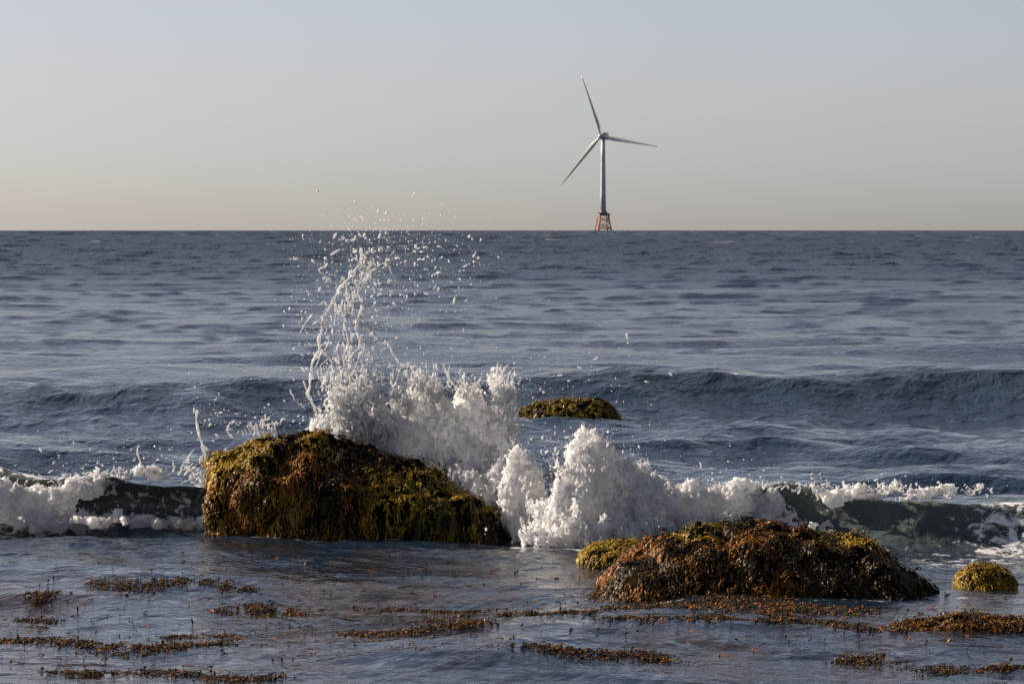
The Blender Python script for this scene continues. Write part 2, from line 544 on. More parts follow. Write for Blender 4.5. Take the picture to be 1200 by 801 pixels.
def cover_rock(root, V, Q, n_rope, n_base, zone, size=1.0, seed=5):
    """ropes of rockweed running down the rock, over a close short cover"""
    r = np.random.default_rng(seed); rnd = random.Random(seed)
    bvh = BVHTree.FromPolygons([tuple(v) for v in V], [tuple(q) for q in Q])
    P4 = V[Q]
    cen = P4.mean(1)
    nor = np.cross(P4[:, 2] - P4[:, 0], P4[:, 3] - P4[:, 1]); area = np.linalg.norm(nor, axis=1)
    nor /= area[:, None] + 1e-12
    ok = (cen[:, 2] > -0.03)
    wgt = area * ok * np.where(nor[:, 1] < 0.35, 1.0, 0.25); wgt /= wgt.sum()
    rec = []     # P, D, N, L, W, colour, lift, sag, group
    def add(p, d, n, L, w, c, lift, sag):
        g = 2 if c.sum() < 0.14 else (0 if c[1] > 0.5 * c[0] else 1)
        rec.append((p, d, n, L, w, c, lift, sag, g))
    pick = r.choice(len(Q), n_base, p=wgt)
    for k in pick:
        n = Vector(nor[k]); p = Vector(cen[k]) + Vector((rnd.gauss(0, .02), rnd.gauss(0, .02), rnd.gauss(0, .02)))
        d = Vector((rnd.gauss(0, .35), rnd.gauss(0, .35), -1 + rnd.gauss(0, .2)))
        if n.z > 0.8: d = Vector((rnd.gauss(-0.2, 1), rnd.gauss(-0.5, 1), 0))
        d = (d - n * d.dot(n))
        if d.length < 1e-4: continue
        d.normalize()
        c = zone(p, n, rnd) * rnd.uniform(0.45, 0.9)
        add(p, d, n, rnd.uniform(.04, .075) * size, rnd.uniform(.012, .020) * size, c, rnd.uniform(.004, .014) * size, 0.1)
    pick = r.choice(len(Q), n_rope, p=wgt)
    for k in pick:
        n = Vector(nor[k]); p = Vector(cen[k])
        c0 = zone(p, n, rnd)
        steps = rnd.randint(3, 11)
        wob = rnd.gauss(0, .25)
        side = rnd.gauss(0, 0.25)
        for s in range(steps):
            d = Vector((side, -0.18, -1)) if n.z < 0.93 else Vector((rnd.gauss(-0.2, 1), rnd.gauss(-0.6, .8), -0.1))
            d = d - n * d.dot(n)
            if d.length < 1e-4: break
            d.normalize()
            t = d.cross(n)
            for q in range(2):
                dd = (d + t * (rnd.gauss(0, .32) + wob * 0.4)).normalized()
                pp = p + t * rnd.gauss(0, .016 * size) + n * (0.006 + 0.012 * rnd.random()) * size
                c = c0 * rnd.uniform(0.65, 1.3)
                if rnd.random() < 0.12: c = c0 * 0.4 + YEL * 0.6
                add(pp, dd, n, rnd.uniform(.035, .070) * size, rnd.uniform(.008, .0135) * size, c,
                    rnd.uniform(.006, .026) * size, rnd.uniform(.05, .4))
            p2 = p + d * 0.055 * size + t * rnd.gauss(0, 0.012)
            hit = bvh.find_nearest(p2)
            if hit[0] is None: break
            p, n = hit[0], hit[1]
            if p.z < -0.02: break
    G = np.array([x[8] for x in rec])
    for g, nm in ((0, 'yellow_seaweed'), (1, 'rust_seaweed'), (2, 'dark_seaweed')):
        ix = np.where(G == g)[0]
        if len(ix) < 5: continue
        f = lambda j: np.array([np.array(rec[i][j]) for i in ix], float)
        weed_part(nm, root, fronds(f(0), f(1), f(2), f(3), f(4), f(5), f(6), f(7), 0.85, seed + g))

def nz(p, s, o=0.0): return mnoise.noise(Vector((p[0] * s + o, p[1] * s, p[2] * s)))

def rock_body(root, V, Q):
    me = mesh_np('rock_body', V, Q)
    return obj('rock_body', me, M_ROCK, root)

def prof(pts, Y):
    """outline in photo pixels -> (x, z) arrays at distance Y"""
    w = [W(a, b, Y) for a, b in pts]
    return np.array([p[0] for p in w]), np.array([p[2] for p in w])

# --- big rock on the left
def rock_left():
    vox = 0.04
    lo, hi = (-3.15, 38.3, -0.35), (0.35, 41.6, 1.35)
    n, x, y, z = grid(lo, hi, vox)
    rx, rz = prof([(236, 560), (246, 545), (262, 532), (300, 515), (340, 508), (368, 507), (392, 517), (440, 527), (480, 537), (520, 553), (560, 578), (590, 602), (612, 640)], 39.9)
    ex, ez = prof([(236, 600), (250, 583), (290, 574), (330, 574), (380, 579), (440, 588), (500, 594), (560, 600), (590, 612), (612, 640)], 38.95)
    ridge = np.interp(x, rx, rz); edge = np.interp(x, ex, ez)
    t = sstep(38.85, 39.95, y)
    T = edge + (ridge - edge) * (0.25 * np.clip((y - 38.85) / 1.1, 0, 1) + 0.75 * t)
    T = np.where(y > 40.0, T - 0.55 * (y - 40.0), T)
    f = (T - z) * 0.75
    front = (y - 38.98 - 0.10 * np.clip(z, -0.3, 0.4) - 0.25 * sstep(-2.2, -2.9, x) - 0.3 * sstep(-0.7, 0.0, x))
    f = smin(f, front, 0.10)
    f = smin(f, x + 2.90 + 0.05 * z, 0.09)
    f = smin(f, 0.03 - x, 0.25)
    f = smin(f, 41.3 - y + 0 * z, 0.3)
    nn = fnoise(n, (0.55 / vox,) * 3, 21, ((1, 1), (2.2, 0.9), (5, 0.7)))
    f = f + 0.028 * nn
    # diagonal ribs on the left shoulder
    rib = np.sin((x * 0.75 + (y - 39) * 0.3 - z * 0.9) * 2 * math.pi / 0.30)
    f = f + 0.022 * rib * sstep(-1.4, -2.2, x)
    V, Q = polygonise(f, lo, vox)
    root = thing('rock', 'large seaweed-covered rock on the left with the splash breaking over it', 'rock', (-1.4, 39.6, -0.2), 'seaweed-covered rocks')
    rock_body(root, V, Q)
    def zone(p, nrm, rnd):
        px = 600 + p[0] / p[1] * FPX; py = 265.3 + (CAM_H - p[2]) / p[1] * FPX
        a = nz(p, 2.1, 3.1) + rnd.gauss(0, .16)
        band = math.sin((p[0] * 0.75 + (p[1] - 39) * 0.3 - p[2] * 0.9) * 2 * math.pi / 0.42 + 0.8 + 0.8 * nz(p, 1.4))
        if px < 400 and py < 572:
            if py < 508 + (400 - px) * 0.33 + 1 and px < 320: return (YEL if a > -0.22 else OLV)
            if band > 0.1: return RUST if a > -0.3 else YEL
            if band < -0.3: return DRK if a < 0.2 else BRN
            return OLV if a > 0 else BRN
        if px < 400:
            return RUST if a > 0.22 else (YEL * 0.8 if a > -0.05 else (BRN if a > -0.2 else DRK))
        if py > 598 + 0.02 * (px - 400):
            return DRK if a < 0.24 else (RUST if a < 0.42 else YEL)  # front below the edge: dark weed colour also carries the undercut's shade
        if px > 430 and py > 548:
            return YEL if a > -0.28 else OLV
        return DRK if a < 0.0 else (BRN if a < .2 else (RUST if px < 420 else OLV))
    cover_rock(root, V, Q, 1250, 5000, zone, 1.0, 31)

# --- rock in front on the right
def rock_right():
    vox = 0.038
    lo, hi = (0.35, 31.5, -0.3), (3.65, 35.3, 0.9)
    n, x, y, z = grid(lo, hi, vox)
    Yr = 33.3
    rx, rz = prof([(694, 745), (703, 705), (715, 678), (735, 658), (758, 642), (785, 630), (830, 622), (870, 620), (905, 619), (950, 626), (990, 632), (1015, 636), (1035, 651), (1060, 671), (1085, 690), (1108, 706), (1125, 745)], Yr)
    ridge = np.interp(x, rx, rz)
    u = np.clip((Yr - y) / 1.30, 0, 1)
    ub = np.clip((y - Yr) / 1.4, 0, 1)
    T = (ridge + 0.15) * np.sqrt(np.clip(1 - u ** 2.3, 0, 1)) * np.sqrt(np.clip(1 - ub ** 2.2, 0, 1)) - 0.15
    f = (T - z) * 0.6
    f = smin(f, y - 32.0 - 0.18 * np.clip(z, 0, 1) + 0 * x, 0.12)
    nn = fnoise(n, (0.5 / vox,) * 3, 22, ((1, 1), (2.2, 0.9), (5, 0.7)))
    f = f + 0.022 * nn
    fold = np.sin((x * 1.0 + 0.5 * z) * 2 * math.pi / 0.33 + 1.5 * np.sin(x * 3.1))
    f = f + 0.016 * fold * (y < Yr)
    V, Q = polygonise(f, lo, vox)
    root = thing('rock', 'rounded rock draped in dark rusty seaweed in front on the right', 'rock', (2.0, 33.3, -0.2), 'seaweed-covered rocks')
    rock_body(root, V, Q)
    def zone(p, nrm, rnd):
        px = 600 + p[0] / p[1] * FPX; py = 265.3 + (CAM_H - p[2]) / p[1] * FPX
        a = nz(p, 2.3, 9.1) + rnd.gauss(0, .17)
        if py < 632 + max(0, px - 940) * 0.12 and (790 < px < 850 or px > 955) and p[2] > .2: return YEL if a > -0.25 else OLV
        if px < 850 and py < 616 + (850 - px) * 0.45: return RUST if a > -0.05 else (BRN if a > -.2 else DRK)
        if 860 < px < 960 and py < 672: return RUST if a > 0.16 else (BRN if a > -0.05 else DRK)
        if py > 680: return RUST if a > 0.22 else (BRN if a > 0.0 else DRK)
        return DRK if a < 0.08 else (BRN if a < 0.3 else RUST)
    cover_rock(root, V, Q, 1250, 5500, zone, 0.92, 41)

def small_rock(px0, px1, pytop, pybase, seed, label, zone, n_rope, n_base, size, depth=1.0, skew=0.5, vox=0.028):
    d = HF / (pybase - 265.3)
    a, b = X_at(px0, d), X_at(px1, d)
    h = W(600, pytop, d + 0.35 * depth)[2]
    cx = a + (b - a) * skew
    lo = (a - 0.15, d - 0.2, -0.2); hi = (b + 0.15, d + depth + 0.3, h + 0.2)
    n, x, y, z = grid(lo, hi, vox)
    ux = np.where(x < cx, (cx - x) / (cx - a), (x - cx) / (b - cx))
    uy = (y - (d + depth * 0.5)) / (depth * 0.5)
    h = h - 0.03 * size
    T = np.clip(1 - np.abs(ux) ** 2.2 - np.abs(uy) ** 2.6, -1, 1)
    T = np.where(T > 0, h * np.clip(T, 0, 1) ** 0.6, 0.5 * T)
    f = (T - z) * 0.6 + 0.05 * h * 1.2 * fnoise(n, (0.35 / vox,) * 3, seed, ((1, 1), (2.5, 1)))
    V, Q = polygonise(f, lo, vox)
    root = thing('rock', label, 'rock', ((a + b) / 2, d + depth / 2, -0.15), 'seaweed-covered rocks')
    rock_body(root, V, Q)
    cover_rock(root, V, Q, n_rope, n_base, zone, size, seed)
    return root

rock_left()
rock_right()
small_rock(683, 775, 635, 658, 51, 'low yellow-green seaweed mound at the left foot of the front rock',
           lambda p, n, r: YEL if r.random() < .75 else OLV, 120, 700, 0.8, 1.1, 0.6)
small_rock(1128, 1196, 660, 695, 52, 'small round yellow seaweed rock at the right edge',
           lambda p, n, r: YEL if r.random() < .7 else (OLV if r.random() < .6 else RUST), 120, 600, 0.8, 0.7, 0.42)
small_rock(596, 727, 468, 493, 53, 'flat yellow-brown seaweed rock awash in front of the swell',
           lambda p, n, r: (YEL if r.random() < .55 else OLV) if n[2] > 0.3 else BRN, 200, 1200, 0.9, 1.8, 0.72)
small_rock(1030, 1230, 721, 755, 54, 'low hump of brown seaweed lying at the lower right corner',
           lambda p, n, r: BRN if r.random() < .5 else (RUST if r.random() < .5 else DRK), 260, 1000, 0.8, 0.7, 0.75)

# ------------------------------------------------------------------ floating seaweed
def mat_patch(px0, px1, py, hpx, count, label, red=0.4, up=0.01, seed=0):
    r = np.random.default_rng(seed)
    dc = HF / (py - 265.3)
    n = int(count * 0.6)
    u = np.clip(r.normal(0.5, 0.24, n), -0.05, 1.05)
    # clumped along its length
    cl = r.random(max(3, n // 45)); u = np.where(r.random(n) < 0.7, cl[r.integers(0, len(cl), n)] + r.normal(0, 0.05, n), u)
    px = px0 + (px1 - px0) * u
    pyy = py + hpx * 0.42 * np.clip(r.normal(0, 0.5, n), -1.3, 1.3) * (0.35 + 0.65 * np.sin(np.clip(u, 0.02, 0.98) * math.pi))
    d = HF / (pyy - 265.3)
    xx = (px - 600) / FPX * d
    d = d + 0.25 * np.sin(xx * 2.3 + seed) + 0.12 * np.sin(xx * 6.1 + 2 * seed)
    P = np.stack([xx, d, sea_z(xx, d) + r.uniform(-0.010, 0.005, n)], 1)
    ang = r.uniform(0, 2 * math.pi, n)
    el = np.where(r.random(n) < up, r.uniform(0.3, 1.2, n), r.uniform(-0.08, 0.12, n))
    Dv = np.stack([np.cos(ang) * np.cos(el), np.sin(ang) * np.cos(el), np.sin(el)], 1)
    N = np.stack([-np.cos(ang) * np.sin(el), -np.sin(ang) * np.sin(el), np.cos(el)], 1)
    L = r.uniform(0.03, 0.065, n); Wd = r.uniform(0.009, 0.017, n)
    pal = np.stack([DRK, BRN, RUST, OLV])
    w = np.array((0.68, 0.32 - red * 0.25, red * 0.25, 0.0)) + np.array((0, 0, 0, 0.05)); w /= w.sum()
    col = pal[r.choice(4, n, p=w)] * r.uniform(0.6, 1.2, (n, 1))
    arr = fronds(P, Dv, N, L, Wd, col, r.uniform(0.002, 0.02, n), np.zeros(n), 0.5, seed + 9)
    root = thing('floating_seaweed', label, 'seaweed', tuple(P.mean(0)), 'mats of floating seaweed')
    weed_part('fronds', root, arr)

MATS = [
 (112, 244, 688, 13, 620, 'long dark seaweed mat floating left, below the curling wave', .3),
 (250, 352, 711, 14, 520, 'seaweed mat floating below the left end of the big rock', .4),
 (240, 300, 694, 7, 160, 'small thin seaweed mat just above the middle mat on the left', .25),
 (20, 76, 700, 9, 240, 'small seaweed clump at the left edge, the upper of two', .3),
 (10, 72, 721, 8, 200, 'small seaweed clump at the left edge, the lower of two', .3),
 (-30, 262, 752, 15, 1500, 'reddish seaweed strip along the lower left corner', .55),
 (384, 566, 742, 14, 1000, 'reddish seaweed mat floating at the bottom centre', .55),
 (425, 565, 701, 9, 420, 'thin rusty seaweed line floating below the big rock', .45),
 (485, 600, 723, 6, 200, 'sparse seaweed line between the two centre mats', .3),
 (590, 700, 738, 11, 420, 'dark seaweed mat floating just right of the bottom centre', .25),
 (676, 735, 696, 8, 220, 'dark seaweed wisps floating off the left end of the front rock', .3),
 (725, 1010, 729, 30, 2600, 'wide rusty seaweed mat spread in front of the right rock', .65),
 (700, 900, 752, 10, 700, 'brown seaweed band along the bottom below the front rock', .4),
 (190, 300, 738, 8, 240, 'faint seaweed scraps floating above the lower left strip', .3),
 (560, 800, 778, 12, 900, 'brown seaweed mat floating nearest the camera, right of centre', .4),
 (60, 330, 786, 12, 900, 'brown seaweed mat floating nearest the camera on the left', .4),
 (980, 1190, 782, 12, 700, 'brown seaweed mat floating nearest the camera on the right', .4),
 (890, 1060, 750, 12, 560, 'dark seaweed mat between front rock and lower right hump', .3),
]
for k, a in enumerate(MATS):
    mat_patch(*a, seed=100 + k)

# loose scraps nobody could count
def scraps():
    r = np.random.default_rng(77); n = 900
    px = r.uniform(-10, 1160, n); py = r.uniform(652, 775, n)
    px = px + 0; keep = ~((px > 690) & (px < 1115) & (py < 718)) & ~((px > 1100) & (py < 702))
    px, py = px[keep], py[keep]; n = len(px)
    d = HF / (py - 265.3)
    xx = (px - 600) / FPX * d
    P = np.stack([xx, d, sea_z(xx, d) + r.uniform(-0.006, 0.008, n)], 1)
    ang = r.uniform(0, 6.28, n); el = np.where(r.random(n) < .04, r.uniform(.3, 0.9, n), r.uniform(-.05, .15, n))
    Dv = np.stack([np.cos(ang) * np.cos(el), np.sin(ang) * np.cos(el), np.sin(el)], 1)
    N = np.stack([-np.cos(ang) * np.sin(el), -np.sin(ang) * np.sin(el), np.cos(el)], 1)
    col = np.stack([DRK, BRN, RUST])[r.choice(3, n, p=(.5, .35, .15))]
    o = weed_part('seaweed_scraps', None, fronds(P, Dv, N, r.uniform(.03, .10, n), r.uniform(.008, .016, n), col, r.uniform(.002, .012, n), np.zeros(n), .4, 78))
    o['label'] = 'loose seaweed scraps drifting on the near water'; o['category'] = 'seaweed'
scraps()

# ------------------------------------------------------------------ splashes
def blob_field(x, y, z, blobs):
    E = np.full(np.broadcast_shapes(x.shape, y.shape, z.shape), -0.6, np.float32)
    for (px, py, Y, rx, rz, ry) in blobs:
        c = W(px, py, Y); k = Y / FPX
        ax, az = rx * k, rz * k
        rho = np.sqrt(((x - c[0]) / ax) ** 2 + ((y - c[1]) / ry) ** 2 + ((z - c[2]) / az) ** 2)
        E = np.maximum(E, (1 - rho) * min(ax, az, ry * 1.5))
    return E

def bounds(blobs, pad):
    lo = np.full(3, 1e9); hi = -lo
    for (px, py, Y, rx, rz, ry) in blobs:
        c = W(px, py, Y); k = Y / FPX
        e = np.array((rx * k, ry, rz * k)) + pad
        lo = np.minimum(lo, c - e); hi = np.maximum(hi, c + e)
    return lo, hi

def foam_mesh(name, root, blobs, vox, seed, lump=0.07, mid=0.034, fine=0.020, stretch=2.3, zmin=-0.06, mat=None, skin=0, lace=0.0):
    lo, hi = bounds(blobs, 0.14); lo[2] = max(lo[2], zmin)
    n, x, y, z = grid(lo, hi, vox)
    E = blob_field(x, y, z, blobs)
    a = fnoise(n, (0.30 / vox, 0.30 / vox, 0.30 * stretch / vox), seed)
    b = fnoise(n, (0.105 / vox, 0.105 / vox, 0.105 * stretch / vox), seed + 1)
    c = fnoise(n, (0.042 / vox, 0.042 / vox, 0.042 * stretch / vox), seed + 2)
    F = E + lump * a * 0.6 + mid * (0.55 - np.abs(b)) + fine * (0.6 - np.abs(c)) * 1.3
    if lace > 0:      # torn threads standing off the surface
        wl = 0.078
        n1 = fnoise(n, (wl / vox, wl / vox, wl * 2.2 / vox), seed + 5); n2 = fnoise(n, (wl / vox, wl / vox, wl * 2.2 / vox), seed + 6)
        G = E + lump * a * 0.9
        t = lace * np.clip(1.0 + (G - 0.01) / 0.12, 0, 1)
        web = np.where((t > 0.05) & (G < 0.05), t - np.sqrt(n1 * n1 + 0.6 * n2 * n2), -1.0)
        F = np.maximum(F, 0.04 * web)
    V, Q = polygonise(F, lo, vox)
    o = obj(name, mesh_np(name, V, Q), mat or M_BODY, root)
    if skin: skin_threads(root, V, Q, skin, seed)
    return o

def skin_threads(root, V, Q, count, seed):
    """crooked threads of water running over a body of foam"""
    r = np.random.default_rng(seed + 50)
    bvh = BVHTree.FromPolygons([tuple(v) for v in V], [tuple(q) for q in Q])
    P4 = V[Q]; nor = np.cross(P4[:, 2] - P4[:, 0], P4[:, 3] - P4[:, 1]); nor /= np.linalg.norm(nor, axis=1, keepdims=True) + 1e-12
    cand = np.where((nor[:, 1] < 0.2))[0]
    st = []
    for k in r.choice(cand, count):
        p = Vector(P4[k].mean(0)); n = Vector(nor[k]); pts = []
        d = Vector(r.normal(0, 1, 3)); d.z += 0.6
        for i in range(int(r.integers(6, 18))):
            pts.append(p + n * 0.006)
            d = d + Vector(r.normal(0, .55, 3)); d = d - n * d.dot(n)
            if d.length < 1e-5: break
            d.normalize()
            h = bvh.find_nearest(p + d * 0.016 + n * 0.008)
            if h[0] is None: break
            p, n = h[0] + h[1] * 0.004, h[1]
        if len(pts) < 4: continue
        pts = np.array([tuple(q) for q in pts])
        pts[1:-1] = .25 * pts[:-2] + .5 * pts[1:-1] + .25 * pts[2:]
        rr = r.uniform(.003, .0065) * np.clip(1 + .4 * r.normal(0, 1, len(pts)), .3, 2)
        rr[0] *= .3; rr[-1] *= .3
        st.append((pts[::1], rr))
    A, B = tubes(st, 4)
    obj('surface_threads', mesh_np('surface_threads', A, B), M_FOAM, root, kind='stuff')

def web_mesh(name, root, lo, hi, vox, tfun, seed, wl=0.10, stretch=1.8, q=0.8, mat=None):
    """net of threads and torn sheets where tfun(x,y,z) > 0 sets their thickness"""
    n, x, y, z = grid(lo, hi, vox)
    n1 = fnoise(n, (wl / vox, wl / vox, wl * stretch / vox), seed, ((1, 1), (2.3, 0.25)))
    n2 = fnoise(n, (wl / vox, wl / vox, wl * stretch / vox), seed + 1, ((1, 1), (2.3, 0.25)))
    n3 = fnoise(n, (wl * 3 / vox, wl * 3 / vox, wl * 3 * stretch / vox), seed + 2)
    t = tfun(x, y, z)
    F = t * (1 + 0.55 * n3) - np.sqrt(n1 * n1 + (q * n2) ** 2)
    F = np.where(t > 0.02, F, -1.0)
    V, Q = polygonise(F, lo, vox)
    return obj(name, mesh_np(name, V, Q), mat or M_GLASSY, root)

def tubes(strands, sides=6):
    """strands: list of (points Nx3, radii N) -> verts, quads"""
    Vs, Qs = [], []; off = 0
    for P, rr in strands:
        P = np.asarray(P); n = len(P)
        T = np.gradient(P, axis=0); T /= np.linalg.norm(T, axis=1, keepdims=True) + 1e-9
        up = np.array((0.1, 1.0, 0.15))
        S = np.cross(T, up); S /= np.linalg.norm(S, axis=1, keepdims=True) + 1e-9
        U = np.cross(S, T)
        a = np.arange(sides) * 2 * math.pi / sides
        ring = P[:, None] + rr[:, None, None] * (np.cos(a)[None, :, None] * S[:, None] + np.sin(a)[None, :, None] * U[:, None])
        Vs.append(ring.reshape(-1, 3))
        i = np.arange(n - 1)[:, None] * sides; j = np.arange(sides)[None]; j2 = (j + 1) % sides
        Qs.append((np.stack([i + j, i + j2, i + sides + j2, i + sides + j], -1) + off).reshape(-1, 4))
        off += n * sides
    return np.concatenate(Vs), np.concatenate(Qs)

def strand(pts, Y, r0, r1, r, wob=1.0, yw=0.12):
    """one water thread through photo points at about distance Y; beaded and crooked"""
    pts = np.array(pts, float)
    seg = np.linalg.norm(np.diff(pts, axis=0), axis=1); s = np.concatenate([[0], np.cumsum(seg)])
    n = max(6, int(s[-1] / 1.6))
    u = np.linspace(0, s[-1], n)
    p = np.stack([np.interp(u, s, pts[:, 0]), np.interp(u, s, pts[:, 1])], 1)
    # smooth corners, add wobble
    k = np.array((0.25, 0.5, 0.25))
    for _ in range(2):
        p[1:-1] = k[0] * p[:-2] + k[1] * p[1:-1] + k[2] * p[2:]
    wobx = np.cumsum(r.normal(0, 1, n)); wobx -= np.linspace(wobx[0], wobx[-1], n)
    woby = np.cumsum(r.normal(0, 1, n)); woby -= np.linspace(woby[0], woby[-1], n)
    p[:, 0] += 0.35 * wob * wobx; p[:, 1] += 0.2 * wob * woby
    yy = Y + yw * r.normal() + 0.015 * np.cumsum(r.normal(0, 1, n)) * yw / 0.12
    P = np.array([W(a, b, c) for (a, b), c in zip(p, yy)])
    bead = np.clip(1 + 0.40 * np.sin(np.cumsum(r.uniform(0.15, 0.8, n))) + 0.15 * r.normal(0, 1, n), 0.3, 2.0)
    rr = np.linspace(r0, r1, n) * bead * (Y / FPX)
    rr[0] *= 0.3; rr[-1] *= 0.3
    return P, rr

ICO = None
def ico(sub):
    import bmesh
    bm = bmesh.new(); bmesh.ops.create_icosphere(bm, subdivisions=sub, radius=1.0)
    v = np.array([q.co[:] for q in bm.verts]); f = np.array([[w.index for w in q.verts] for q in bm.faces]); bm.free()
    return v, f
ICO1, ICO2 = ico(1), ico(2)
OCT = (np.array([(0, 0, -1), (1, 0, 0), (0, 1, 0), (-1, 0, 0), (0, -1, 0), (0, 0, 1.0)]), np.array([(0, 2, 1), (0, 3, 2), (0, 4, 3), (0, 1, 4), (5, 1, 2), (5, 2, 3), (5, 3, 4), (5, 4, 1)]))

def drops(name, root, C, rad_, r, big=0.010):
    """droplets at centres C with radii; slightly stretched along random directions"""
    Vs, Ts = [], []; off = 0
    for sel, (iv, it) in ((rad_ < 0.005, OCT), ((rad_ >= 0.005) & (rad_ < big), ICO1), (rad_ >= big, ICO2)):
        c = C[sel]; q = rad_[sel]; m = len(c)
        if m == 0: continue
        d = r.normal(0, 1, (m, 3)); d[:, 2] *= 1.5; d /= np.linalg.norm(d, axis=1, keepdims=True)
        st = r.uniform(0, 1.35, m) ** 2
        b = iv[None] * q[:, None, None]
        dot = np.einsum('mij,mj->mi', b, d)
        b = b + d[:, None, :] * (dot * st[:, None])[:, :, None] * 1.6
        # lumpy
        b = b * (1 + 0.08 * r.normal(0, 1, (m, len(iv), 1)))
        Vs.append((c[:, None] + b).reshape(-1, 3))
        Ts.append((it[None] + (off + np.arange(m) * len(iv))[:, None, None]).reshape(-1, 3)); off += m * len(iv)
    me = mesh_np(name, np.concatenate(Vs), None, np.concatenate(Ts))
    return obj(name, me, M_DROP, root, kind='stuff')

def px_cloud(r, n, cx, cy, sx, sy, Y, sY, ang=0.0):
    a = r.normal(0, 1, n) * sx; b = r.normal(0, 1, n) * sy
    ca, sa = math.cos(ang), math.sin(ang)
    px = cx + a * ca - b * sa; py = cy + a * sa + b * ca
    yy = Y + r.normal(0, 1, n) * sY
    return np.array([W(p, q, y) for p, q, y in zip(px, py, yy)])

def radii(r, n, lo, hi, Y=40.0):
    return (lo + (hi - lo) * r.random(n) ** 3.6) * Y / FPX

YS = 40.5
# --- the tall splash behind the big rock
def splash_main():
    r = np.random.default_rng(404)
    root = thing('splash', 'tall splash of white spray bursting up behind the left rock', 'splash', (-1.0, 40.3, 0.3))
    # dense white bodies
    blobs = [(505, 505, YS + .25, 32, 42, .26), (502, 466, YS + .3, 17, 20, .16), (560, 510, YS + .45, 40, 40, .28), (530, 535, YS + .2, 46, 30, .26),
             (551, 480, YS + .45, 18, 20, .16), (586, 520, YS + .55, 24, 40, .2), (590, 474, YS + .5, 9, 20, .1), (480, 520, YS, 26, 26, .22),
             (572, 572, YS - .75, 30, 20, .22), (612, 580, YS - 1.1, 24, 40, .22), (606, 612, YS - 1.2, 16, 20, .16), (548, 566, YS - .6, 18, 14, .16),
             (430, 505, YS + .1, 52, 20, .22)]
    foam_mesh('foam_mass', root, blobs, 0.0138, 61, skin=500, lace=0.62, mid=0.030, lump=0.06)
    # net of threads in the foot of the plume
    ys = np.array((300, 330, 360, 400, 440, 470, 500, 535.0)); cx = np.array((428, 418, 404, 400, 408, 415, 420, 425.0))
    hw = np.array((14, 22, 22, 27, 44, 54, 56, 54.0)); th = np.array((.19, .17, .16, .17, .30, .58, .75, .8))
    lo = W(335, 540, YS - .0) - (0, .42, 0); hi = W(500, 285, YS) + (0, .42, 0)
    def tf(x, y, z):
        py = 265.3 + (CAM_H - z) / YS * FPX; px = 600 + x / YS * FPX
        c = np.interp(py, ys, cx); h = np.interp(py, ys, hw); t = np.interp(py, ys, th)
        rr = ((px - c) / h) ** 2 + ((y - YS) / (0.10 + 0.0045 * h)) ** 2
        return t * np.clip(1.15 - rr, 0, 1)
    web_mesh('water_net', root, lo, hi, 0.013, tf, 71, 0.085, 2.3, 0.8, M_FOAM)
    # crown threads over the white bodies
    def tf2(x, y, z):
        py = 265.3 + (CAM_H - z) / YS * FPX; px = 600 + x / YS * FPX
        e = np.zeros(np.broadcast_shapes(px.shape, y.shape, py.shape), np.float32)
        for (a, b, ra, rb, t) in ((500, 458, 26, 20, .6), (590, 465, 20, 26, .62), (545, 455, 20, 18, .5), (600, 500, 14, 34, .5), (470, 470, 20, 24, .6), (655, 560, 20, 30, .55)):
            e = np.maximum(e, t * np.clip(1.2 - ((px - a) / ra) ** 2 - ((py - b) / rb) ** 2 - ((y - YS) / .22) ** 2, 0, 1))
        return e
    web_mesh('crown_threads', root, W(440, 600, YS) - (0, .3, 0), W(685, 425, YS) + (0, .3, 0), 0.012, tf2, 81, 0.075, 1.5, 0.85, M_FOAM)
    # single threads
    st = []
    A = lambda pts, a=1.0, b=0.8, w=1.0: st.append(strand(pts, YS, a, b, r, w))
    A([(381, 313), (376, 314), (372.5, 317), (384, 326), (396, 334)], .9, 1.2, .5)
    A([(412, 316), (408, 326), (400, 335), (395, 346), (386, 362), (378, 370)], 1.5, 1.0)
    A([(387, 299), (393, 295), (399, 292)], 1.0, .7, .3)
    A([(423, 290), (424, 302), (421, 309), (427, 317), (434, 315), (437, 306), (432, 298), (425, 302)], 1.3, 1.2, .6)
    A([(434, 318), (447, 308), (455, 309), (459, 320)], 1.2, .8)
    A([(430, 324), (424, 330), (417, 334)], 1.2, .7); A([(430, 324), (437, 327), (443, 329)], 1.0, .6)
    A([(434, 316), (430, 326), (424, 336)], 1.3, .8); A([(421, 309), (428, 312), (436, 317)], 1.3, 1)
    A([(405, 342), (412, 352), (408, 362), (414, 372), (420, 372), (425, 348)], 1.5, .9)
    A([(404, 355), (404, 382), (408, 400), (408, 425), (411, 450)], 1.0, .9)
    A([(378, 375), (376, 390), (374, 402), (376, 410), (369, 424), (367, 450), (363, 460), (369, 480), (374, 492)], 1.7, 1.2)
    A([(374, 492), (362, 500), (354, 505)], 1.2, .7); A([(376, 410), (388, 424), (394, 440), (398, 448)], 1.4, 1.0)
    A([(417, 374), (416, 384), (422, 398), (420, 410)], 1.4, 1.0); A([(423, 398), (430, 416), (437, 428), (443, 440), (449, 450), (460, 458)], 1.3, 1.0)
    A([(422, 368), (432, 380), (438, 387), (441, 398), (447, 404)], 1.4, .8); A([(424, 372), (420, 382), (430, 388), (437, 386)], 1.4, 1.2)
    A([(454, 402), (459, 414), (464, 420), (467, 426)], 1.0, 1.0, .5); A([(386, 362), (380, 352), (372, 358)], 1.0, .6)
    A([(366, 380), (372, 376), (380, 378)], .8, .6)
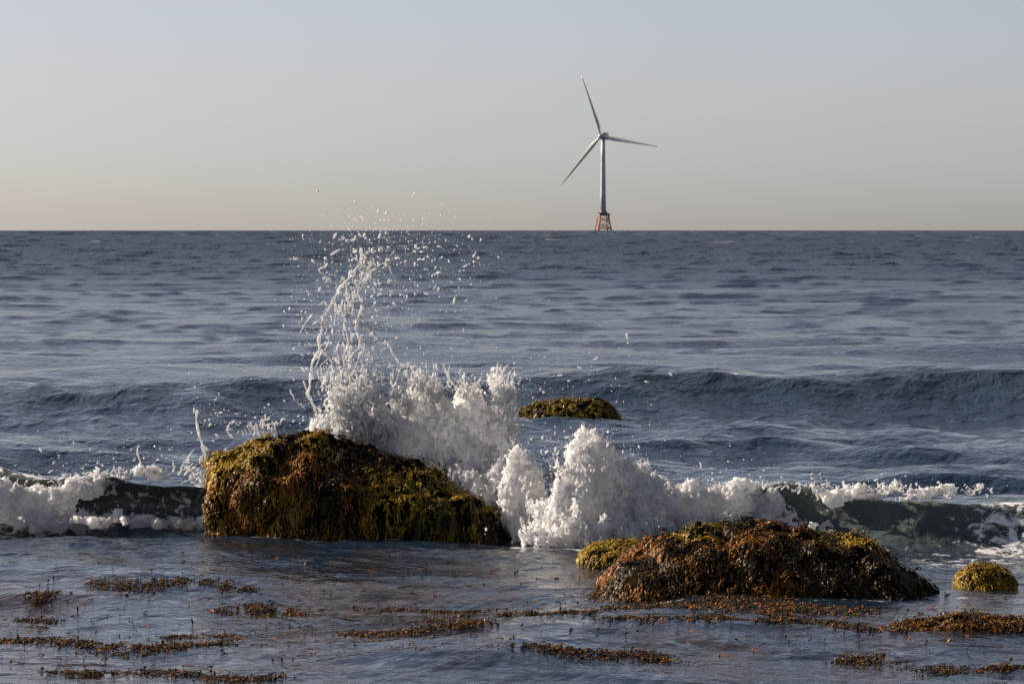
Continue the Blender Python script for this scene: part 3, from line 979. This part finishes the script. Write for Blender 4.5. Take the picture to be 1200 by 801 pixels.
    for _ in range(85):       # short random links
        py = r.uniform(300, 470); c = np.interp(py, ys, cx); h = np.interp(py, ys, hw)
        px = c + r.normal(0, .5) * h; ln = r.uniform(8, 30); an = r.normal(1.6, .5)
        q = [(px, py), (px + ln * .5 * math.cos(an) + r.normal(0, 1.5), py + ln * .5 * math.sin(an)), (px + ln * math.cos(an), py + ln * math.sin(an))]
        A(q, r.uniform(.4, .9), r.uniform(.3, .6))
    for (a, b, c, d_, n) in ((500, 448, 30, 22, 26), (590, 458, 18, 24, 34), (545, 458, 30, 14, 22), (640, 560, 26, 20, 22), (470, 450, 30, 20, 26)):
        for _ in range(n):
            px, py = a + r.normal(0, .5) * c, b + r.normal(0, .5) * d_
            ln = r.uniform(5, 20); an = r.normal(-1.4, .5)
            A([(px, py), (px + ln * .5 * math.cos(an) + r.normal(0, 2), py + ln * .5 * math.sin(an)), (px + ln * math.cos(an), py + ln * math.sin(an))], r.uniform(.7, 1.4), r.uniform(.3, .7))
    V, Q = tubes(st)
    obj('water_threads', mesh_np('water_threads', V, Q), M_FOAM, root, kind='stuff')
    # droplets
    C = [px_cloud(r, 260, 440, 300, 60, 30, YS, .35), px_cloud(r, 300, 420, 380, 40, 60, YS, .35), px_cloud(r, 210, 440, 285, 42, 18, YS, .35), px_cloud(r, 330, 420, 345, 34, 45, YS, .3), px_cloud(r, 170, 480, 310, 42, 26, YS, .4),
         px_cloud(r, 120, 535, 315, 26, 32, YS, .35, .7), px_cloud(r, 240, 415, 420, 40, 30, YS, .3), px_cloud(r, 140, 450, 440, 35, 22, YS, .3),
         px_cloud(r, 190, 540, 450, 50, 12, YS, .3), px_cloud(r, 120, 600, 470, 18, 22, YS, .25), px_cloud(r, 160, 650, 545, 22, 22, YS - .2, .25),
         px_cloud(r, 60, 375, 490, 12, 26, YS, .2), px_cloud(r, 130, 640, 610, 16, 18, YS - .7, .15), px_cloud(r, 60, 385, 380, 22, 50, YS, .3),
         px_cloud(r, 90, 690, 450, 50, 30, YS, .5)]
    C = np.concatenate(C)
    drops('spray_droplets', root, C, radii(r, len(C), .30, 1.45), r)
    # fine mist hanging right of the white bodies
    C = np.concatenate([px_cloud(r, 2600, 590, 510, 22, 34, YS + .15, .2), px_cloud(r, 1800, 640, 585, 26, 26, YS, .2), px_cloud(r, 1500, 450, 480, 34, 26, YS, .22),
                        px_cloud(r, 1200, 540, 465, 40, 16, YS, .2), px_cloud(r, 2200, 415, 410, 34, 60, YS, .25), px_cloud(r, 1200, 450, 320, 50, 40, YS, .3)])
    drops('fine_spray', root, C, radii(r, len(C), .14, .5), r)

def splash_right():
    r = np.random.default_rng(505)
    root = thing('splash', 'curling burst of white water right of the big rock', 'splash', (0.9, 38.9, 0.0))
    Y = 38.95
    blobs = [(690, 548, Y, 30, 28, .24), (706, 575, Y, 44, 44, .34), (672, 600, Y - .15, 36, 32, .26), (654, 626, Y - .25, 30, 12, .18),
             (735, 590, Y + .1, 40, 42, .34), (700, 620, Y - .2, 56, 20, .26), (690, 525, Y, 13, 12, .12)]
    foam_mesh('foam_mass', root, blobs, 0.0138, 91, skin=300, lace=0.62, mid=0.030, lump=0.06)
    def tf2(x, y, z):
        py = 265.3 + (CAM_H - z) / Y * FPX; px = 600 + x / Y * FPX
        e = np.zeros(np.broadcast_shapes(px.shape, y.shape, py.shape), np.float32)
        for (a, b, ra, rb, t) in ((682, 528, 20, 18, .6), (660, 570, 18, 26, .6), (652, 600, 20, 26, .6), (735, 545, 22, 18, .45)):
            e = np.maximum(e, t * np.clip(1.2 - ((px - a) / ra) ** 2 - ((py - b) / rb) ** 2 - ((y - Y + .1) / .22) ** 2, 0, 1))
        return e
    web_mesh('torn_threads', root, W(625, 635, Y) - (0, .4, 0), W(765, 500, Y) + (0, .25, 0), 0.012, tf2, 95, 0.075, 1.3, 0.85, M_FOAM)
    C = np.concatenate([px_cloud(r, 120, 675, 525, 22, 16, Y, .2), px_cloud(r, 120, 650, 560, 18, 24, Y - .1, .2), px_cloud(r, 70, 720, 530, 25, 14, Y, .2),
                        px_cloud(r, 260, 690, 625, 50, 10, Y - .55, .15)])
    drops('spray_droplets', root, C, radii(r, len(C), .30, 1.4), r)
    C = np.concatenate([px_cloud(r, 1500, 725, 560, 26, 24, Y, .2)])
    drops('fine_spray', root, C, radii(r, len(C), .18, .55), r)

def white_water():
    r = np.random.default_rng(606)
    root = thing('breaker', 'low churned band of white water running right behind the front rock', 'breaker', (2.3, 39.8, 0.0))
    Y = 39.75
    blobs = []
    for px in range(750, 962, 15):
        t = (px - 750) / 210
        Yt = 39.2 + .5 * t
        blobs.append((px + r.normal(0, 3), 586 + 8 * r.random() + 4 * t, Yt + .25 + r.normal(0, .05), 22, 25 - 4 * t + r.normal(0, 2), .22))
        blobs.append((px + r.normal(0, 4), 622 + 6 * r.random(), Yt - .1 + r.normal(0, .05), 24, 16, .22))
    for px in (985, 1010, 1040, 1075, 1120):
        blobs.append((px, 579 + r.normal(0, 2), Y - .25, 13 + 4 * r.random(), 5, .07))
    foam_mesh('foam_mass', root, blobs, 0.018, 111, lump=0.06, mid=0.045, fine=0.02, stretch=1.0, skin=250)
    st = []
    for _ in range(90):
        px = r.uniform(860, 1160); py = 574 + r.normal(0, 3) + (px - 860) * 0.01
        ln = r.uniform(4, 12); an = r.normal(-1.2, .9)
        st.append(strand([(px, py), (px + ln * .5 * math.cos(an), py + ln * .5 * math.sin(an)), (px + ln * math.cos(an), py + ln * math.sin(an))], Y - .2, r.uniform(.5, 1.1), .4, r, .8, .08))
    V, Q = tubes(st); obj('water_threads', mesh_np('water_threads', V, Q), M_FOAM, root, kind='stuff')
    C = np.concatenate([px_cloud(r, 160, 900, 566, 60, 6, Y, .15), px_cloud(r, 120, 830, 560, 60, 12, Y, .2), px_cloud(r, 140, 1060, 570, 60, 5, Y - .2, .1)])
    drops('spray_droplets', root, C, radii(r, len(C), .3, 1.2), r)

def left_breaker():
    r = np.random.default_rng(707)
    root = thing('breaker', 'curling wave lip with white foam breaking left of the big rock', 'breaker', (-4.0, 40.7, 0.0))
    Y = 40.5
    blobs = [(20, 590, Y, 60, 24, .2), (70, 588, Y, 26, 22, .18), (95, 572, Y, 26, 13, .14), (60, 610, Y - .1, 40, 13, .18), (120, 560, Y, 20, 5, .07),
             (-30, 580, Y, 50, 28, .2), (185, 552, Y, 12, 3, .05), (239, 563, Y, 6, 15, .07)]
    for px in range(110, 245, 14):
        blobs.append((px, 608 + 0.05 * (px - 110) + r.normal(0, 2), Y - .3, 10, 3.5 + r.normal(0, 1), .07))
    foam_mesh('foam_mass', root, blobs, 0.017, 131, lump=0.045, mid=0.04, fine=0.018, stretch=1.0, skin=150)
    st = []
    A = lambda pts, a=1.0, b=0.7, w=1.0: st.append(strand(pts, Y, a, b, r, w, .08))
    A([(231, 480), (230, 492), (232, 505), (236, 518), (240, 530), (244, 545)], 1.0, 1.6, .5)
    A([(232, 505), (238, 522), (244, 528)], .9, 1.2); A([(210, 556), (216, 542), (222, 532), (228, 526)], .8, .5)
    A([(268, 508), (266, 500), (272, 492)], .7, .5); A([(268, 508), (276, 516), (282, 514)], .9, .9)
    A([(165, 552), (166, 540), (162, 534), (161, 523)], 1.3, .5); A([(172, 552), (178, 545), (182, 541)], .8, .5)
    for (a, b, c, d_, n) in ((305, 502, 22, 10, 50), (165, 553, 40, 5, 45), (95, 560, 40, 6, 35), (225, 550, 14, 18, 45), (60, 570, 40, 10, 20), (180, 606, 50, 4, 30)):
        for _ in range(n):
            px, py = a + r.normal(0, .55) * c, b + r.normal(0, .5) * d_
            ln = r.uniform(3, 10); an = r.normal(-1.3, 1.3)
            A([(px, py), (px + ln * .5 * math.cos(an) + r.normal(0, 2), py + ln * .5 * math.sin(an) + r.normal(0, 1)), (px + ln * math.cos(an), py + ln * math.sin(an))], r.uniform(.35, .9), r.uniform(.25, .5))
    V, Q = tubes(st); obj('water_threads', mesh_np('water_threads', V, Q), M_FOAM, root, kind='stuff')
    C = np.concatenate([px_cloud(r, 90, 160, 535, 45, 14, Y, .15), px_cloud(r, 90, 240, 490, 14, 24, Y, .15), px_cloud(r, 110, 305, 495, 26, 10, Y, .15),
                        px_cloud(r, 60, 90, 550, 40, 8, Y, .15)])
    drops('spray_droplets', root, C, radii(r, len(C), .3, 1.2), r)

splash_main()
splash_right()
white_water()
left_breaker()

# ------------------------------------------------------------------ offshore wind turbine
M_WHITE = mat_paint('turbine_white', (0.42, 0.43, 0.45), 0.4, 0.06, 0.08)
M_GREYP = mat_paint('deck_grey', (0.14, 0.14, 0.15), 0.6, 0.2, 0.3)
M_JACK = mat_paint('jacket_ochre', (0.36, 0.19, 0.09), 0.6, 0.3, 0.25)

def loft(rings, cap=True):
    n = len(rings[0]); V = np.concatenate(rings); Q = []; T = []
    for i in range(len(rings) - 1):
        for j in range(n):
            k = (j + 1) % n
            Q.append((i * n + j, i * n + k, (i + 1) * n + k, (i + 1) * n + j))
    V = list(V)
    if cap:
        for i, fl in ((0, True), (len(rings) - 1, False)):
            c = np.mean(rings[i], 0); V.append(c); ci = len(V) - 1
            for j in range(n):
                k = (j + 1) % n
                T.append((ci, i * n + k, i * n + j) if fl else (ci, i * n + j, i * n + k))
    return np.array(V), Q, T

def circ(c, r, axis=(0, 0, 1), n=20):
    ax = Vector(axis).normalized(); q = ax.to_track_quat('Z', 'Y')
    return np.array([np.array(c) + np.array(q @ Vector((math.cos(a) * r, math.sin(a) * r, 0))) for a in np.arange(n) * 2 * math.pi / n])

def pipe(name, a, b, r0, r1, mat, root, n=10):
    a = np.array(a, float); b = np.array(b, float)
    return obj(name, mesh_np(name, *loft([circ(a, r0, b - a, n), circ(b, r1, b - a, n)])), mat, root)

def box(name, c, s, mat, root, rz=0.0, bev=0.0):
    import bmesh
    bm = bmesh.new(); bmesh.ops.create_cube(bm, size=1)
    for v in bm.verts: v.co = Vector((v.co.x * s[0], v.co.y * s[1], v.co.z * s[2]))
    if bev: bmesh.ops.bevel(bm, geom=bm.edges[:], offset=bev, segments=3, affect='EDGES')
    from mathutils import Matrix
    bm.transform(Matrix.Translation(c) @ Matrix.Rotation(rz, 4, 'Z'))
    me = bpy.data.meshes.new(name); bm.to_mesh(me); bm.free()
    return obj(name, me, mat, root)

def turbine():
    D = 4800.0
    z0 = -D * D / (2 * R_EARTH)
    bx = W(706.7, 270, D)[0]
    root = thing('wind_turbine', 'white three-bladed wind turbine standing on an ochre lattice foundation at the horizon', 'wind turbine', (bx, D, z0))
    hub_w = W(703.6, 160.0, D); zh = hub_w[2]
    zt = W(706, 248, D)[2]             # tower foot
    # tower
    rings = [circ((bx, D, zt + (zh - 3.2 - zt) * t), 3.4 - 1.15 * t, n=28) for t in (0, .25, .5, .75, 1)]
    obj('tower', mesh_np('tower', *loft(rings)), M_WHITE, root)
    # nacelle and hub
    yaw = rad(25)
    ax = np.array((-math.sin(yaw), -math.cos(yaw), 0.06)); ax /= np.linalg.norm(ax)
    side = np.cross(ax, (0, 0, 1)); side /= np.linalg.norm(side); up = np.cross(side, ax)
    c0 = np.array((bx, D, zh))
    prof_ = [(-11.5, 2.0), (-10.5, 3.1), (-4, 3.7), (2.5, 3.7), (4.0, 3.0)]
    rings = []
    for s, r_ in prof_:
        ang = np.arange(20) * 2 * math.pi / 20
        sq = (np.abs(np.cos(ang)) ** 4 + np.abs(np.sin(ang)) ** 4) ** -0.25
        rings.append(np.array([c0 + ax * s + side * math.cos(a) * r_ * q + up * (math.sin(a) * r_ * q) for a, q in zip(ang, sq)]))
    nac = obj('nacelle', mesh_np('nacelle', *loft(rings)), M_WHITE, root)
    box('helipad', tuple(c0 - ax * 6.5 + up * 4.6), (6.0, 6.5, 0.9), M_GREYP, nac, -yaw)
    hc = c0 + ax * 7.0
    rings = [circ(hc + ax * s, r_, ax, 20) for s, r_ in ((-3.0, 2.4), (-1.5, 3.0), (0.8, 2.8), (2.2, 1.9), (3.0, 0.7))]
    obj('hub', mesh_np('hub', *loft(rings)), M_WHITE, root)
    # blades
    hx = Vector(side) if side[0] > 0 else -Vector(side)
    hx = np.array(hx)
    for a in (110, -10, -130):
        dv = hx * math.cos(rad(a)) + up * math.sin(rad(a))
        tv = np.cross(ax, dv)
        rings = []
        for t, ch, th, tw in ((0.02, 2.6, 1.0, 0), (0.06, 2.8, .95, 10), (0.13, 4.2, .45, 22), (0.22, 5.0, .28, 18), (0.4, 3.9, .22, 12), (0.6, 2.9, .2, 7), (0.8, 2.0, .18, 3), (0.94, 1.25, .17, 0), (1.0, 0.35, .2, 0)):
            c = hc + dv * (75.5 * t) + ax * (2.2 * t * t)
            tw = rad(tw * 0.4 - 8)
            e1 = tv * math.cos(tw) + ax * math.sin(tw); e2 = -tv * math.sin(tw) + ax * math.cos(tw)
            pts = []
            for q in np.arange(16) * 2 * math.pi / 16:
                u = math.cos(q); w = math.sin(q) * (th * (0.5 + 0.5 * (1 + u * 0.6) * 0.6))
                pts.append(c + e1 * (u * ch * 0.5 - ch * 0.15 * (1 - th)) + e2 * (w * ch * 0.5))
            rings.append(np.array(pts))
        obj('blade', mesh_np('blade', *loft(rings)), M_WHITE, root)
    # lattice foundation
    zd = W(706, 253, D)[2]
    rot = rad(15)
    def corner(k, h, z):
        a = rot + math.pi / 4 + k * math.pi / 2
        return np.array((bx + h * 1.414 * math.cos(a), D + h * 1.414 * math.sin(a), z))
    hb, ht = 8.2, 5.2
    zb = z0 - 4
    hz = lambda z: hb + (ht - hb) * (z - zb) / (zd - zb)
    for k in range(4):
        pipe('leg', corner(k, hb, zb), corner(k, ht, zd), 1.05, 0.95, M_JACK, root)
        k2 = (k + 1) % 4
        for za, zc in ((z0 + 1.5, z0 + 9.2), (z0 + 9.2, zd - 0.8)):
            pipe('brace', corner(k, hz(za), za), corner(k2, hz(zc), zc), .42, .42, M_JACK, root, 8)
            pipe('brace', corner(k2, hz(za), za), corner(k, hz(zc), zc), .42, .42, M_JACK, root, 8)
        pipe('brace', corner(k, hz(z0 + 2.2), z0 + 2.2), corner(k2, hz(z0 + 2.2), z0 + 2.2), .5, .5, M_JACK, root, 8)
    box('deck', (bx + .5, D, zd + 1.4), (12.5, 12.5, 2.6), M_GREYP, root, rot, 0.2)
    rings = [circ((bx, D, zd + 2.7), 5.2, n=24), circ((bx, D, zt + 1.5), 3.55, n=24)]
    obj('transition_piece', mesh_np('transition_piece', *loft(rings)), M_GREYP, root)
    for k in range(4):
        a_, b_ = corner(k, 6.2, zd + 4.1), corner((k + 1) % 4, 6.2, zd + 4.1)
        rl = pipe('railing', a_, b_, .12, .12, M_JACK, root, 6)
        for t in np.linspace(0, 1, 5)[:-1]:
            p = a_ + (b_ - a_) * t
            pipe('railing_post', p - (0, 0, 1.5), p, .12, .12, M_JACK, rl, 6)
    lc = corner(2, 6.6, zd + 2.8)
    box('landing_platform', tuple(lc), (6.0, 4.5, 0.7), M_JACK, root, rot)
    pipe('crane_post', lc + (0, 0, .3), lc + (-1.2, 0, 4.6), .45, .3, M_JACK, root, 8)

turbine()
